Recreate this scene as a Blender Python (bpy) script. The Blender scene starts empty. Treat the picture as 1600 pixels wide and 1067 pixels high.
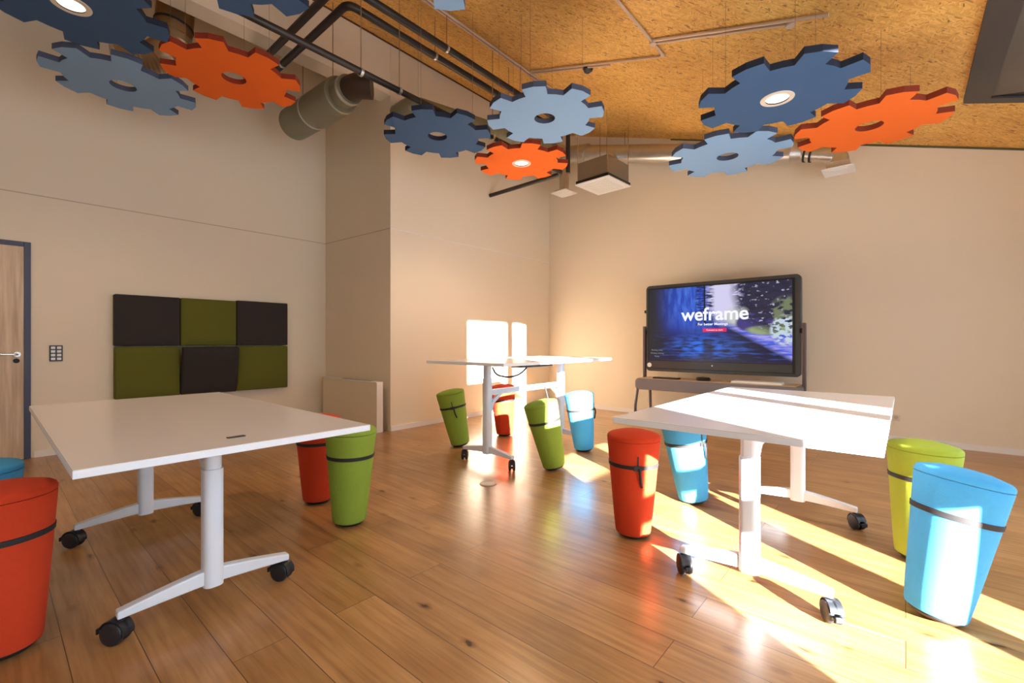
import bpy, bmesh, math, random
from mathutils import Vector, Matrix, Euler
random.seed(7)
PI = math.pi
R = math.radians
S = bpy.context.scene
C = S.collection

# ------------------------------------------------------------------ camera
YAW = 40.86
CAMZ = 1.105
cam = bpy.data.cameras.new('camera')
cam.sensor_width = 36.0
cam.lens = 36.0 * 711.0 / 1600.0
cam.clip_start = 0.02
camo = bpy.data.objects.new('camera', cam)
C.objects.link(camo)
camo.location = (0, 0, CAMZ)
camo.rotation_euler = (R(90), 0, R(YAW))
S.camera = camo

# ------------------------------------------------------------------ light
S.view_settings.view_transform = 'Standard'
S.view_settings.look = 'None'
S.view_settings.gamma = 1.0
S.view_settings.use_curve_mapping = False
S.view_settings.exposure = 0.0
SKY = 6.0
SUN = 100.0
AZS = 0.60                      # travel of sunlight: +0.60 in y for each -1 in x
TANE = 0.26                     # tangent of the sun's elevation
w = bpy.data.worlds.new('sky'); S.world = w
w.use_nodes = True
bg = w.node_tree.nodes['Background']
bg.inputs['Color'].default_value = (0.68, 0.83, 1.0, 1)
bg.inputs['Strength'].default_value = SKY
sl = bpy.data.lights.new('sun', 'SUN')
sl.energy = SUN
sl.color = (1.0, 0.95, 0.90)
sl.angle = R(0.6)
so = bpy.data.objects.new('sun', sl)
C.objects.link(so)
_d = Vector((-1.0, AZS, 0)).normalized()
travel = Vector((_d.x, _d.y, -TANE)).normalized()
so.rotation_euler = travel.to_track_quat('-Z', 'Y').to_euler()
so.location = (8, -5, 4)


def portal(name, loc, rot, sx, sy):
    l = bpy.data.lights.new(name, 'AREA')
    l.shape = 'RECTANGLE'; l.size = sx; l.size_y = sy
    l.cycles.is_portal = True
    o = bpy.data.objects.new(name, l); C.objects.link(o)
    o.location = loc; o.rotation_euler = rot


# back windows (wall y = -2.6), side windows, two of them added for fill (wall x = 1.6)
BACKW = []
for a, b in BACKW:
    portal('daylight_portal', ((a + b) / 2, -2.55, 1.35), (R(-90), 0, 0), b - a, 2.0)
portal('daylight_portal', (1.57, 1.34, 1.7), (0, R(90), 0), 3.2, 1.30)
portal('daylight_portal', (1.57, -1.75, 1.34), (0, R(90), 0), 2.52, 1.4)
portal('daylight_portal', (1.57, 3.95, 1.31), (0, R(90), 0), 2.46, 1.6)


# ------------------------------------------------------------------ helpers
def lin(c):
    c = c / 255.0
    return c / 12.92 if c <= 0.04045 else ((c + 0.055) / 1.055) ** 2.4


def rgb(r, g, b):
    return (lin(r), lin(g), lin(b), 1)


def mat(name, col, rough=0.5, metal=0.0, bump=0.0, bscale=200.0, var=0.0, vscale=4.0, emis=None, estr=0.0, coat=0.0):
    m = bpy.data.materials.new(name); m.use_nodes = True
    nt = m.node_tree; b = nt.nodes['Principled BSDF']
    b.inputs['Base Color'].default_value = col
    b.inputs['Roughness'].default_value = rough
    b.inputs['Metallic'].default_value = metal
    if coat: b.inputs['Coat Weight'].default_value = coat
    tc = nt.nodes.new('ShaderNodeTexCoord')
    if var:
        n = nt.nodes.new('ShaderNodeTexNoise'); n.inputs['Scale'].default_value = vscale
        n.inputs['Detail'].default_value = 5
        nt.links.new(tc.outputs['Object'], n.inputs['Vector'])
        mx = nt.nodes.new('ShaderNodeMix'); mx.data_type = 'RGBA'
        mx.inputs[6].default_value = tuple(max(0, c * (1 - var)) for c in col[:3]) + (1,)
        mx.inputs[7].default_value = tuple(min(1, c * (1 + var)) for c in col[:3]) + (1,)
        nt.links.new(n.outputs['Fac'], mx.inputs[0])
        nt.links.new(mx.outputs[2], b.inputs['Base Color'])
    if bump:
        n2 = nt.nodes.new('ShaderNodeTexNoise'); n2.inputs['Scale'].default_value = bscale
        n2.inputs['Detail'].default_value = 3
        nt.links.new(tc.outputs['Object'], n2.inputs['Vector'])
        bp = nt.nodes.new('ShaderNodeBump'); bp.inputs['Strength'].default_value = bump
        bp.inputs['Distance'].default_value = 0.002
        nt.links.new(n2.outputs['Fac'], bp.inputs['Height'])
        nt.links.new(bp.outputs['Normal'], b.inputs['Normal'])
    if emis:
        b.inputs['Emission Color'].default_value = emis
        b.inputs['Emission Strength'].default_value = estr
    return m


def obj(name, bm, m, parent=None, smooth=False, bevel=0.0, loc=None, rot=None):
    me = bpy.data.meshes.new(name)
    bmesh.ops.recalc_face_normals(bm, faces=bm.faces)
    bm.to_mesh(me); bm.free()
    me.materials.append(m)
    if smooth:
        for p in me.polygons: p.use_smooth = True
        try: me.set_sharp_from_angle(angle=R(40))
        except Exception: pass
    o = bpy.data.objects.new(name, me); C.objects.link(o)
    if parent: o.parent = parent
    if loc: o.location = loc
    if rot: o.rotation_euler = rot
    if bevel:
        md = o.modifiers.new('bevel', 'BEVEL'); md.width = bevel; md.segments = 2
        md.limit_method = 'ANGLE'; md.angle_limit = R(40)
    return o


def tag(o, label=None, cat=None, group=None, kind=None):
    if label: o['label'] = label
    if cat: o['category'] = cat
    if group: o['group'] = group
    if kind: o['kind'] = kind
    return o


def thing(name, label, cat, loc=(0, 0, 0), rz=0.0, group=None):
    o = bpy.data.objects.new(name, None); C.objects.link(o)
    o.location = loc; o.rotation_euler = (0, 0, rz)
    o.empty_display_size = 0.1
    return tag(o, label, cat, group)


def box(bm, x0, x1, y0, y1, z0, z1, M=None):
    v = [bm.verts.new(p) for p in ((x0, y0, z0), (x1, y0, z0), (x1, y1, z0), (x0, y1, z0),
                                   (x0, y0, z1), (x1, y0, z1), (x1, y1, z1), (x0, y1, z1))]
    if M:
        for q in v: q.co = M @ q.co
    for f in ((0, 3, 2, 1), (4, 5, 6, 7), (0, 1, 5, 4), (1, 2, 6, 5), (2, 3, 7, 6), (3, 0, 4, 7)):
        bm.faces.new([v[i] for i in f])
    return bm


def B(*a, M=None):
    return box(bmesh.new(), *a, M=M)


def prism(bm, pts, vec):
    """polygon (3D points) extruded by vec"""
    a = [bm.verts.new(p) for p in pts]
    b = [bm.verts.new(Vector(p) + Vector(vec)) for p in pts]
    n = len(pts)
    bm.faces.new(a); bm.faces.new(b[::-1])
    for i in range(n):
        bm.faces.new((a[i], a[(i + 1) % n], b[(i + 1) % n], b[i]))
    return bm


def lathe(bm, prof, seg=40, M=None, capb=True, capt=True):
    rings = []
    for r, z in prof:
        if r < 1e-5:
            rings.append([bm.verts.new((0, 0, z))])
        else:
            rings.append([bm.verts.new((r * math.cos(2 * PI * i / seg), r * math.sin(2 * PI * i / seg), z)) for i in range(seg)])
    if M:
        for rg in rings:
            for q in rg: q.co = M @ q.co
    for a, b in zip(rings, rings[1:]):
        for i in range(seg):
            j = (i + 1) % seg
            if len(a) == 1 and len(b) == 1: continue
            if len(a) == 1: bm.faces.new((a[0], b[j], b[i]))
            elif len(b) == 1: bm.faces.new((a[i], a[j], b[0]))
            else: bm.faces.new((a[i], a[j], b[j], b[i]))
    if capb and len(rings[0]) > 1: bm.faces.new(rings[0][::-1])
    if capt and len(rings[-1]) > 1: bm.faces.new(rings[-1])
    return bm


def smoothpath(pts, n=6, rad=None):
    """round the corners of a polyline"""
    P = [Vector(p) for p in pts]
    out = [P[0]]
    for i in range(1, len(P) - 1):
        a, b, c = P[i - 1], P[i], P[i + 1]
        r = min(rad or 1e9, (a - b).length * 0.49, (c - b).length * 0.49)
        s = b + (a - b).normalized() * r; e = b + (c - b).normalized() * r
        for k in range(n + 1):
            t = k / n
            out.append(s * (1 - t) ** 2 + b * 2 * t * (1 - t) + e * t * t)
    out.append(P[-1])
    return out


def tube(bm, pts, r, seg=14, cap=True, rfun=None):
    P = [Vector(p) for p in pts]
    rings = []
    t0 = (P[1] - P[0]).normalized()
    up = Vector((0, 0, 1)) if abs(t0.z) < 0.9 else Vector((1, 0, 0))
    nrm = t0.cross(up).normalized()
    for i, p in enumerate(P):
        if i == 0: t = (P[1] - P[0])
        elif i == len(P) - 1: t = (P[-1] - P[-2])
        else: t = (P[i + 1] - P[i]).normalized() + (P[i] - P[i - 1]).normalized()
        t.normalize()
        nrm = (nrm - t * nrm.dot(t)).normalized()
        bn = t.cross(nrm)
        rr = rfun(i) if rfun else r
        rings.append([bm.verts.new(p + (nrm * math.cos(2 * PI * k / seg) + bn * math.sin(2 * PI * k / seg)) * rr) for k in range(seg)])
    for a, b in zip(rings, rings[1:]):
        for k in range(seg):
            bm.faces.new((a[k], a[(k + 1) % seg], b[(k + 1) % seg], b[k]))
    if cap:
        bm.faces.new(rings[0][::-1]); bm.faces.new(rings[-1])
    return bm


def T(pts, r, seg=14, **k):
    return tube(bmesh.new(), pts, r, seg, **k)


# ------------------------------------------------------------------ materials
def wall_material(name, col):
    m = bpy.data.materials.new(name); m.use_nodes = True
    nt = m.node_tree; b = nt.nodes['Principled BSDF']
    b.inputs['Roughness'].default_value = 0.62
    tc = nt.nodes.new('ShaderNodeTexCoord')
    n = nt.nodes.new('ShaderNodeTexNoise'); n.inputs['Scale'].default_value = 0.9; n.inputs['Detail'].default_value = 3
    nt.links.new(tc.outputs['Object'], n.inputs['Vector'])
    mx = nt.nodes.new('ShaderNodeMix'); mx.data_type = 'RGBA'
    mx.inputs[6].default_value = tuple(c * 0.96 for c in col[:3]) + (1,)
    mx.inputs[7].default_value = col
    nt.links.new(n.outputs['Fac'], mx.inputs[0]); nt.links.new(mx.outputs[2], b.inputs['Base Color'])
    n2 = nt.nodes.new('ShaderNodeTexNoise'); n2.inputs['Scale'].default_value = 160
    nt.links.new(tc.outputs['Object'], n2.inputs['Vector'])
    bp = nt.nodes.new('ShaderNodeBump'); bp.inputs['Strength'].default_value = 0.08; bp.inputs['Distance'].default_value = 0.001
    nt.links.new(n2.outputs['Fac'], bp.inputs['Height']); nt.links.new(bp.outputs['Normal'], b.inputs['Normal'])
    return m


def floor_material():
    m = bpy.data.materials.new('oak_plank_floor'); m.use_nodes = True
    nt = m.node_tree; N = nt.nodes; L = nt.links; b = N['Principled BSDF']
    tc = N.new('ShaderNodeTexCoord')
    mp = N.new('ShaderNodeMapping'); L.new(tc.outputs['Object'], mp.inputs['Vector'])
    br = N.new('ShaderNodeTexBrick')
    br.offset = 0.37; br.offset_frequency = 2; br.squash = 1.0
    br.inputs['Color1'].default_value = (0, 0, 0, 1); br.inputs['Color2'].default_value = (1, 1, 1, 1)
    br.inputs['Mortar'].default_value = (0.5, 0.5, 0.5, 1)
    br.inputs['Scale'].default_value = 1.0
    br.inputs['Mortar Size'].default_value = 0.0016
    br.inputs['Mortar Smooth'].default_value = 0.3
    br.inputs['Brick Width'].default_value = 1.75
    br.inputs['Row Height'].default_value = 0.185
    L.new(mp.outputs['Vector'], br.inputs['Vector'])
    # per plank shift of the grain
    sep = N.new('ShaderNodeSeparateColor'); L.new(br.outputs['Color'], sep.inputs[0])
    mul = N.new('ShaderNodeMath'); mul.operation = 'MULTIPLY'; mul.inputs[1].default_value = 37.0
    L.new(sep.outputs[0], mul.inputs[0])
    cmb = N.new('ShaderNodeCombineXYZ'); L.new(mul.outputs[0], cmb.inputs[0]); L.new(mul.outputs[0], cmb.inputs[2])
    add = N.new('ShaderNodeVectorMath'); add.operation = 'ADD'
    L.new(mp.outputs['Vector'], add.inputs[0]); L.new(cmb.outputs[0], add.inputs[1])
    st = N.new('ShaderNodeMapping'); st.inputs['Scale'].default_value = (1.6, 26, 1)
    L.new(add.outputs[0], st.inputs['Vector'])
    g = N.new('ShaderNodeTexNoise'); g.inputs['Scale'].default_value = 1.6; g.inputs['Detail'].default_value = 9
    g.inputs['Roughness'].default_value = 0.55; g.inputs['Distortion'].default_value = 0.25
    L.new(st.outputs['Vector'], g.inputs['Vector'])
    rp = N.new('ShaderNodeValToRGB')
    e = rp.color_ramp.elements
    e[0].position = 0.2; e[0].color = rgb(152, 108, 66)
    e[1].position = 0.8; e[1].color = rgb(210, 168, 118)
    k = e.new(0.5); k.color = rgb(188, 143, 92)
    L.new(g.outputs['Fac'], rp.inputs['Fac'])
    # plank tint
    rt = N.new('ShaderNodeValToRGB')
    rt.color_ramp.elements[0].color = (0.80, 0.78, 0.74, 1); rt.color_ramp.elements[1].color = (1.0, 1.0, 1.0, 1)
    L.new(sep.outputs[0], rt.inputs['Fac'])
    m1 = N.new('ShaderNodeMix'); m1.data_type = 'RGBA'; m1.blend_type = 'MULTIPLY'; m1.inputs[0].default_value = 1.0
    L.new(rp.outputs['Color'], m1.inputs[6]); L.new(rt.outputs['Color'], m1.inputs[7])
    # large blotches
    n3 = N.new('ShaderNodeTexNoise'); n3.inputs['Scale'].default_value = 2.4; n3.inputs['Detail'].default_value = 3
    L.new(add.outputs[0], n3.inputs['Vector'])
    r3 = N.new('ShaderNodeValToRGB'); r3.color_ramp.elements[0].position = 0.25; r3.color_ramp.elements[1].position = 0.75
    r3.color_ramp.elements[0].color = (0.62, 0.54, 0.46, 1); r3.color_ramp.elements[1].color = (1, 1, 1, 1)
    L.new(n3.outputs['Fac'], r3.inputs['Fac'])
    m2 = N.new('ShaderNodeMix'); m2.data_type = 'RGBA'; m2.blend_type = 'MULTIPLY'; m2.inputs[0].default_value = 0.8
    L.new(m1.outputs[2], m2.inputs[6]); L.new(r3.outputs['Color'], m2.inputs[7])
    # knots
    kp = N.new('ShaderNodeMapping'); kp.inputs['Scale'].default_value = (1.0, 2.2, 1)
    L.new(mp.outputs['Vector'], kp.inputs['Vector'])
    kd = N.new('ShaderNodeTexNoise'); kd.inputs['Scale'].default_value = 14; kd.inputs['Detail'].default_value = 4
    L.new(kp.outputs['Vector'], kd.inputs['Vector'])
    km = N.new('ShaderNodeVectorMath'); km.operation = 'MULTIPLY_ADD'
    km.inputs[1].default_value = (0.09, 0.09, 0)
    L.new(kd.outputs['Color'], km.inputs[0]); L.new(kp.outputs['Vector'], km.inputs[2])
    v = N.new('ShaderNodeTexVoronoi'); v.inputs['Scale'].default_value = 2.9; v.inputs['Randomness'].default_value = 1.0
    L.new(km.outputs[0], v.inputs['Vector'])
    kr = N.new('ShaderNodeValToRGB')
    kr.color_ramp.elements[0].position = 0.040; kr.color_ramp.elements[0].color = (0.13, 0.09, 0.07, 1)
    kr.color_ramp.elements[1].position = 0.15; kr.color_ramp.elements[1].color = (1, 1, 1, 1)
    kk = kr.color_ramp.elements.new(0.062); kk.color = (0.60, 0.48, 0.40, 1)
    L.new(v.outputs['Distance'], kr.inputs['Fac'])
    m3 = N.new('ShaderNodeMix'); m3.data_type = 'RGBA'; m3.blend_type = 'MULTIPLY'; m3.inputs[0].default_value = 1.0
    L.new(m2.outputs[2], m3.inputs[6]); L.new(kr.outputs['Color'], m3.inputs[7])
    # seams
    m4 = N.new('ShaderNodeMix'); m4.data_type = 'RGBA'
    L.new(br.outputs['Fac'], m4.inputs[0]); L.new(m3.outputs[2], m4.inputs[6]); m4.inputs[7].default_value = rgb(84, 50, 28)
    L.new(m4.outputs[2], b.inputs['Base Color'])
    b.inputs['Roughness'].default_value = 0.28
    b.inputs['Specular IOR Level'].default_value = 0.5
    bp = N.new('ShaderNodeBump'); bp.inputs['Strength'].default_value = 0.06; bp.inputs['Distance'].default_value = 0.001
    L.new(g.outputs['Fac'], bp.inputs['Height'])
    b2 = N.new('ShaderNodeBump'); b2.inputs['Strength'].default_value = 0.5; b2.inputs['Distance'].default_value = 0.001; b2.invert = True
    L.new(br.outputs['Fac'], b2.inputs['Height']); L.new(bp.outputs['Normal'], b2.inputs['Normal'])
    L.new(b2.outputs['Normal'], b.inputs['Normal'])
    return m


def osb_material():
    m = bpy.data.materials.new('strand_board'); m.use_nodes = True
    nt = m.node_tree; N = nt.nodes; L = nt.links; b = N['Principled BSDF']
    tc = N.new('ShaderNodeTexCoord')
    prev = None
    for i, (ang, sc) in enumerate(((0.3, 54), (1.35, 64), (2.3, 48))):
        mr = N.new('ShaderNodeMapping'); mr.inputs['Rotation'].default_value = (0, 0, ang)
        mr.inputs['Location'].default_value = (i * 3.1, i * 5.7, 0)
        mp = N.new('ShaderNodeMapping'); L.new(mr.outputs[0], mp.inputs['Vector'])
        mp.inputs['Scale'].default_value = (0.42, 1.6, 1.0)
        dn = N.new('ShaderNodeTexNoise'); dn.inputs['Scale'].default_value = 3.5
        L.new(tc.outputs['Object'], dn.inputs['Vector'])
        ma = N.new('ShaderNodeVectorMath'); ma.operation = 'MULTIPLY_ADD'; ma.inputs[1].default_value = (0.05, 0.05, 0.05)
        L.new(dn.outputs['Color'], ma.inputs[0]); L.new(tc.outputs['Object'], ma.inputs[2])
        L.new(ma.outputs[0], mr.inputs['Vector'])
        v = N.new('ShaderNodeTexVoronoi'); v.inputs['Scale'].default_value = sc
        L.new(mp.outputs['Vector'], v.inputs['Vector'])
        sp = N.new('ShaderNodeSeparateColor'); L.new(v.outputs['Color'], sp.inputs[0])
        if prev is None: prev = sp.outputs[0]
        else:
            mm = N.new('ShaderNodeMix'); mm.data_type = 'FLOAT'
            gt = N.new('ShaderNodeMath'); gt.operation = 'GREATER_THAN'; gt.inputs[1].default_value = 0.55
            L.new(sp.outputs[1], gt.inputs[0])
            L.new(gt.outputs[0], mm.inputs[0]); L.new(prev, mm.inputs[2]); L.new(sp.outputs[0], mm.inputs[3])
            prev = mm.outputs[0]
    rp = N.new('ShaderNodeValToRGB'); e = rp.color_ramp.elements
    e[0].position = 0.0; e[0].color = rgb(146, 96, 40)
    e[1].position = 1.0; e[1].color = rgb(242, 196, 112)
    k = e.new(0.07); k.color = rgb(210, 156, 74)
    k = e.new(0.55); k.color = rgb(228, 178, 92)
    L.new(prev, rp.inputs['Fac'])
    n3 = N.new('ShaderNodeTexNoise'); n3.inputs['Scale'].default_value = 1.1; n3.inputs['Detail'].default_value = 2
    L.new(tc.outputs['Object'], n3.inputs['Vector'])
    r3 = N.new('ShaderNodeValToRGB'); r3.color_ramp.elements[0].position = 0.35; r3.color_ramp.elements[1].position = 0.62
    r3.color_ramp.elements[0].color = (0.84, 0.78, 0.72, 1); r3.color_ramp.elements[1].color = (1, 1, 1, 1)
    L.new(n3.outputs['Fac'], r3.inputs['Fac'])
    m2 = N.new('ShaderNodeMix'); m2.data_type = 'RGBA'; m2.blend_type = 'MULTIPLY'; m2.inputs[0].default_value = 1
    L.new(rp.outputs['Color'], m2.inputs[6]); L.new(r3.outputs['Color'], m2.inputs[7])
    L.new(m2.outputs[2], b.inputs['Base Color'])
    b.inputs['Roughness'].default_value = 0.55
    bp = N.new('ShaderNodeBump'); bp.inputs['Strength'].default_value = 0.3; bp.inputs['Distance'].default_value = 0.002
    L.new(prev, bp.inputs['Height']); L.new(bp.outputs['Normal'], b.inputs['Normal'])
    return m


def fabric(name, col):
    return mat(name, col, rough=0.9, bump=0.5, bscale=420, var=0.06, vscale=60)


WALL = wall_material('cream_plaster', (0.79, 0.685, 0.525, 1))
WHITE_TRIM = mat('white_trim_paint', (0.80, 0.76, 0.72, 1), 0.45)
FLOOR = floor_material()
OSB = osb_material()
TABLETOP = mat('white_laminate', (0.72, 0.69, 0.70, 1), 0.26, bump=0.03, bscale=900)
TABLETOP.node_tree.nodes['Principled BSDF'].inputs['Specular IOR Level'].default_value = 0.8
TABLE_EDGE = mat('white_edge_band', (0.76, 0.80, 0.86, 1), 0.35)
TABLE_METAL = mat('white_powder_coat', (0.74, 0.80, 0.88, 1), 0.32)
GREY_METAL = mat('silver_powder_coat', rgb(150, 150, 155), 0.4, metal=0.3)
CASTER = mat('charcoal_caster_plastic', rgb(32, 36, 42), 0.38)
CHROME = mat('chrome', (0.75, 0.75, 0.76, 1), 0.16, metal=1.0)
RED = fabric('red_felt', rgb(194, 56, 14))
GREEN = fabric('lime_green_felt', rgb(132, 158, 50))
YGREEN = fabric('yellow_green_felt', rgb(150, 168, 46))
BLUE = fabric('sky_blue_felt', rgb(64, 158, 214))
STRAP = mat('black_webbing', rgb(34, 32, 34), 0.7, bump=0.4, bscale=500)
RUBBER = mat('black_rubber', rgb(22, 22, 24), 0.6)
G_DARK = mat('dark_blue_foam', rgb(50, 80, 116), 0.95, bump=0.35, bscale=300)
G_LIGHT = mat('light_blue_foam', rgb(128, 162, 196), 0.95, bump=0.35, bscale=300)
G_ORANGE = mat('orange_foam', rgb(224, 98, 2), 0.95, bump=0.35, bscale=300)
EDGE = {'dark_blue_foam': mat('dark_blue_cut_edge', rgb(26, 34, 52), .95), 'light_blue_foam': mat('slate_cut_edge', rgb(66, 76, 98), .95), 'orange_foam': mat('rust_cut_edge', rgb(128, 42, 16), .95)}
STEEL = mat('galvanised_steel', (0.60, 0.60, 0.58, 1), 0.32, metal=0.85, var=0.12, vscale=9)
DUCT_GREY = mat('grey_green_duct', rgb(132, 130, 108), 0.42, metal=0.35, var=0.1, vscale=5)
BLACKPIPE = mat('black_pipe_paint', rgb(38, 30, 26), 0.45)
CONDUIT = mat('brown_grey_conduit', rgb(206, 182, 162), 0.4, metal=0.3)
WIRE = mat('steel_wire', rgb(150, 118, 84), 0.5)
PAD_DARK = fabric('charcoal_felt', rgb(46, 40, 38))
PAD_GREEN = fabric('olive_felt', rgb(90, 90, 20))
DARKFRAME = mat('dark_grey_frame', rgb(62, 56, 52), 0.5)
SHADE = mat('grey_blind_cloth', rgb(96, 84, 70), 0.9)
DOORFRAME = mat('slate_blue_door_frame', rgb(66, 72, 98), 0.5)
BLACK = mat('black_plastic', rgb(18, 18, 20), 0.35)
BEZEL = mat('dark_grey_bezel', rgb(62, 62, 64), 0.28)
STANDM = mat('bronze_grey_stand', rgb(92, 78, 78), 0.4, metal=0.4)
SHELFM = mat('grey_shelf', rgb(112, 108, 112), 0.45)
SHELFTOP = mat('beige_shelf_top', rgb(196, 166, 130), 0.4)
WHITE = mat('white_plastic', (0.85, 0.85, 0.85, 1), 0.4)
ACGRILLE = mat('white_diffuser', rgb(236, 234, 230), 0.5)
ACBOX = mat('plenum_sheet_metal', rgb(186, 172, 148), 0.45, metal=0.4)
LAMP = mat('lamp_glow', (1, 0.9, 0.75, 1), 0.5, emis=(1.0, 0.86, 0.62, 1), estr=2.2)
LAMPRING = mat('lamp_ring', rgb(214, 200, 180), 0.4)


def door_wood():
    m = mat('light_oak_veneer', rgb(206, 180, 150), 0.5)
    nt = m.node_tree; N = nt.nodes; L = nt.links
    tc = N.new('ShaderNodeTexCoord'); mp = N.new('ShaderNodeMapping'); mp.inputs['Scale'].default_value = (1, 18, 1.2)
    n = N.new('ShaderNodeTexNoise'); n.inputs['Scale'].default_value = 1.5; n.inputs['Detail'].default_value = 7
    L.new(tc.outputs['Object'], mp.inputs['Vector']); L.new(mp.outputs[0], n.inputs['Vector'])
    r = N.new('ShaderNodeValToRGB'); r.color_ramp.elements[0].position = 0.3; r.color_ramp.elements[1].position = 0.7
    r.color_ramp.elements[0].color = rgb(184, 156, 126); r.color_ramp.elements[1].color = rgb(224, 202, 174)
    L.new(n.outputs['Fac'], r.inputs['Fac']); L.new(r.outputs['Color'], N['Principled BSDF'].inputs['Base Color'])
    return m


DOORWOOD = door_wood()

# ------------------------------------------------------------------ the room
XA, XB, YC, XR, Y0 = -6.28, -4.80, 6.56, 1.60, -2.60
YS = 3.26


def zc(x): return 4.77 - 0.318 * (x + 4.8)


def struct(name, bm, m, **k):
    return tag(obj(name, bm, m, **k), kind='structure')


struct('floor', B(XA - 0.1, XR + 0.1, Y0 - 0.1, YC + 0.1, -0.1, 0), FLOOR)

# sloping board ceiling, open over the dormer at the window side
bm = bmesh.new()
DX0, DY0, DY1 = -0.50, 0.10, 2.65
for (xa, xb, ya, yb) in ((XA - .1, DX0, Y0 - .1, YC + .1), (DX0, XR + .1, Y0 - .1, DY0), (DX0, XR + .1, DY1, YC + .1)):
    prism(bm, [(xa, ya, zc(xa)), (xb, ya, zc(xb)), (xb, ya, zc(xb) + .12), (xa, ya, zc(xa) + .12)], (0, yb - ya, 0))
struct('ceiling', bm, OSB)
zd = zc(DX0)
bm = bmesh.new()
box(bm, DX0 - .05, XR + .1, DY0 - .06, DY1 + .06, zd, zd + .1)
for y in (DY0 - .06, DY1):
    prism(bm, [(DX0, y, zc(DX0) - .0), (XR + .1, y, zc(XR + .1)), (XR + .1, y, zd)], (0, .06, 0))
struct('ceiling_dormer', bm, WALL)

# walls
struct('wall_left', prism(bmesh.new(), [(XA - .15, Y0 - .1, 0), (XA, Y0 - .1, 0), (XA, Y0 - .1, 5.3), (XA - .15, Y0 - .1, 5.3)], (0, YS + .2 - Y0 + .1, 0)), WALL)
bm = prism(bmesh.new(), [(XA, 3.18, 0), (XB - .3, 3.246, 0), (XB, YS, 0), (XB - .15, YS + .15, 0), (XA, YS + .15, 0)], (0, 0, 5.25))
struct('wall_recess', bm, WALL)
struct('wall_middle', prism(bmesh.new(), [(XB, YS + .0005, 0), (XB, YC + .1, 0), (XB - .15, YC + .1, 0), (XB - .15, YS + .1505, 0)], (0, 0, 4.85)), WALL)
struct('wall_far', prism(bmesh.new(), [(XB - .15, YC, 0), (XR + .1, YC, 0), (XR + .1, YC, zc(XR) + .1), (XB - .15, YC, zc(XB) + .1)], (0, .15, 0)), WALL)
# header over the recess
bm = B(XB - .22, XB - .002, Y0 - .1, YS - .001, 4.135, 4.90)
struct('wall_header', bm, WALL)


def wall_with_holes(axis, c0, c1, u0, u1, ztop, holes):
    """wall slab between c0..c1 along axis, spanning u0..u1; holes (ua,ub,za,zb); ztop(u)"""
    bm = bmesh.new()
    us = sorted(set([u0, u1] + [h[0] for h in holes] + [h[1] for h in holes]))
    for a, b in zip(us, us[1:]):
        hs = sorted([h for h in holes if h[0] <= a + 1e-6 and h[1] >= b - 1e-6], key=lambda h: h[2])
        z = 0.0
        spans = []
        for h in hs:
            if h[2] > z: spans.append((z, h[2], False))
            z = h[3]
        spans.append((z, None, True))
        for z0, z1, top in spans:
            za = ztop(a) if top else z1; zb = ztop(b) if top else z1
            if axis == 'x':
                prism(bm, [(c0, a, z0), (c0, b, z0), (c0, b, zb), (c0, a, za)], (c1 - c0, 0, 0))
            else:
                prism(bm, [(a, c0, z0), (b, c0, z0), (b, c0, zb), (a, c0, za)], (0, c1 - c0, 0))
    return bm


# inv = y + AZS * x names a sunbeam seen from above
P1 = (1.71 - AZS * 1.66, 2.53 - AZS * 1.60)
P2 = (2.71 - AZS * 1.66, 3.00 - AZS * 1.60)
WT = 3.34


def ztr(y): return zd + .05 if DY0 <= y <= DY1 else zc(XR) + .06


holes = [(P1[0], P1[1], .04, .93), (P1[0], P1[1], 1.07, WT), (P2[0], P2[1], .04, .93), (P2[0], P2[1], 1.07, WT), (-2.45, -1.05, .08, 2.6), (3.15, 4.75, .08, 2.55)]  # last two openings are unseen windows added to bring in more daylight
bm = wall_with_holes('x', XR, XR + .06, Y0 - .1, YC + .15, lambda u: zd + .1, holes)
struct('wall_right', bm, WALL)
bm = wall_with_holes('y', Y0 - .06, Y0, XA - .15, XR + .1, lambda u: zc(u) + .05, [(a, b, .35, 2.35) for a, b in BACKW])
struct('wall_back', bm, WALL)
for i, (a, b) in enumerate(BACKW):
    bm = bmesh.new()
    for q in ((a, a + .05, .35, 2.35), (b - .05, b, .35, 2.35), (a, b, .35, .40), (a, b, 2.30, 2.35), ((a + b) / 2 - .03, (a + b) / 2 + .03, .35, 2.35)):
        box(bm, q[0], q[1], Y0 - .05, Y0 - .01, q[2], q[3])
    struct('window_%d' % (i + 1), bm, DARKFRAME)

# unseen blocks added outside: stop the low sun except before the tall window
pdir = Vector((AZS, 1, 0)).normalized()
sdir = Vector((-travel.x, -travel.y, 0)).normalized()
Mx = Matrix(((pdir.x, sdir.x, 0), (pdir.y, sdir.y, 0), (0, 0, 1))).to_4x4()
ob = tag(obj('sun_blocker', B(-12, 1.25 / math.sqrt(1 + AZS ** 2), 16, 20, -.5, 7.5, M=Mx), mat('pale_blocker', (0.6, 0.58, 0.54, 1), 0.9)),
         'pale plain unseen block added outside the windows to stop the low sun', 'building')

ob = tag(obj('sun_blocker', B(2.66, 12, 17, 21, -.5, 8.6, M=Mx), mat('grey_blocker', (0.5, 0.5, 0.5, 1), 0.9)),
         'grey plain unseen block added outside the far opening to stop the low sun', 'building')

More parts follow.
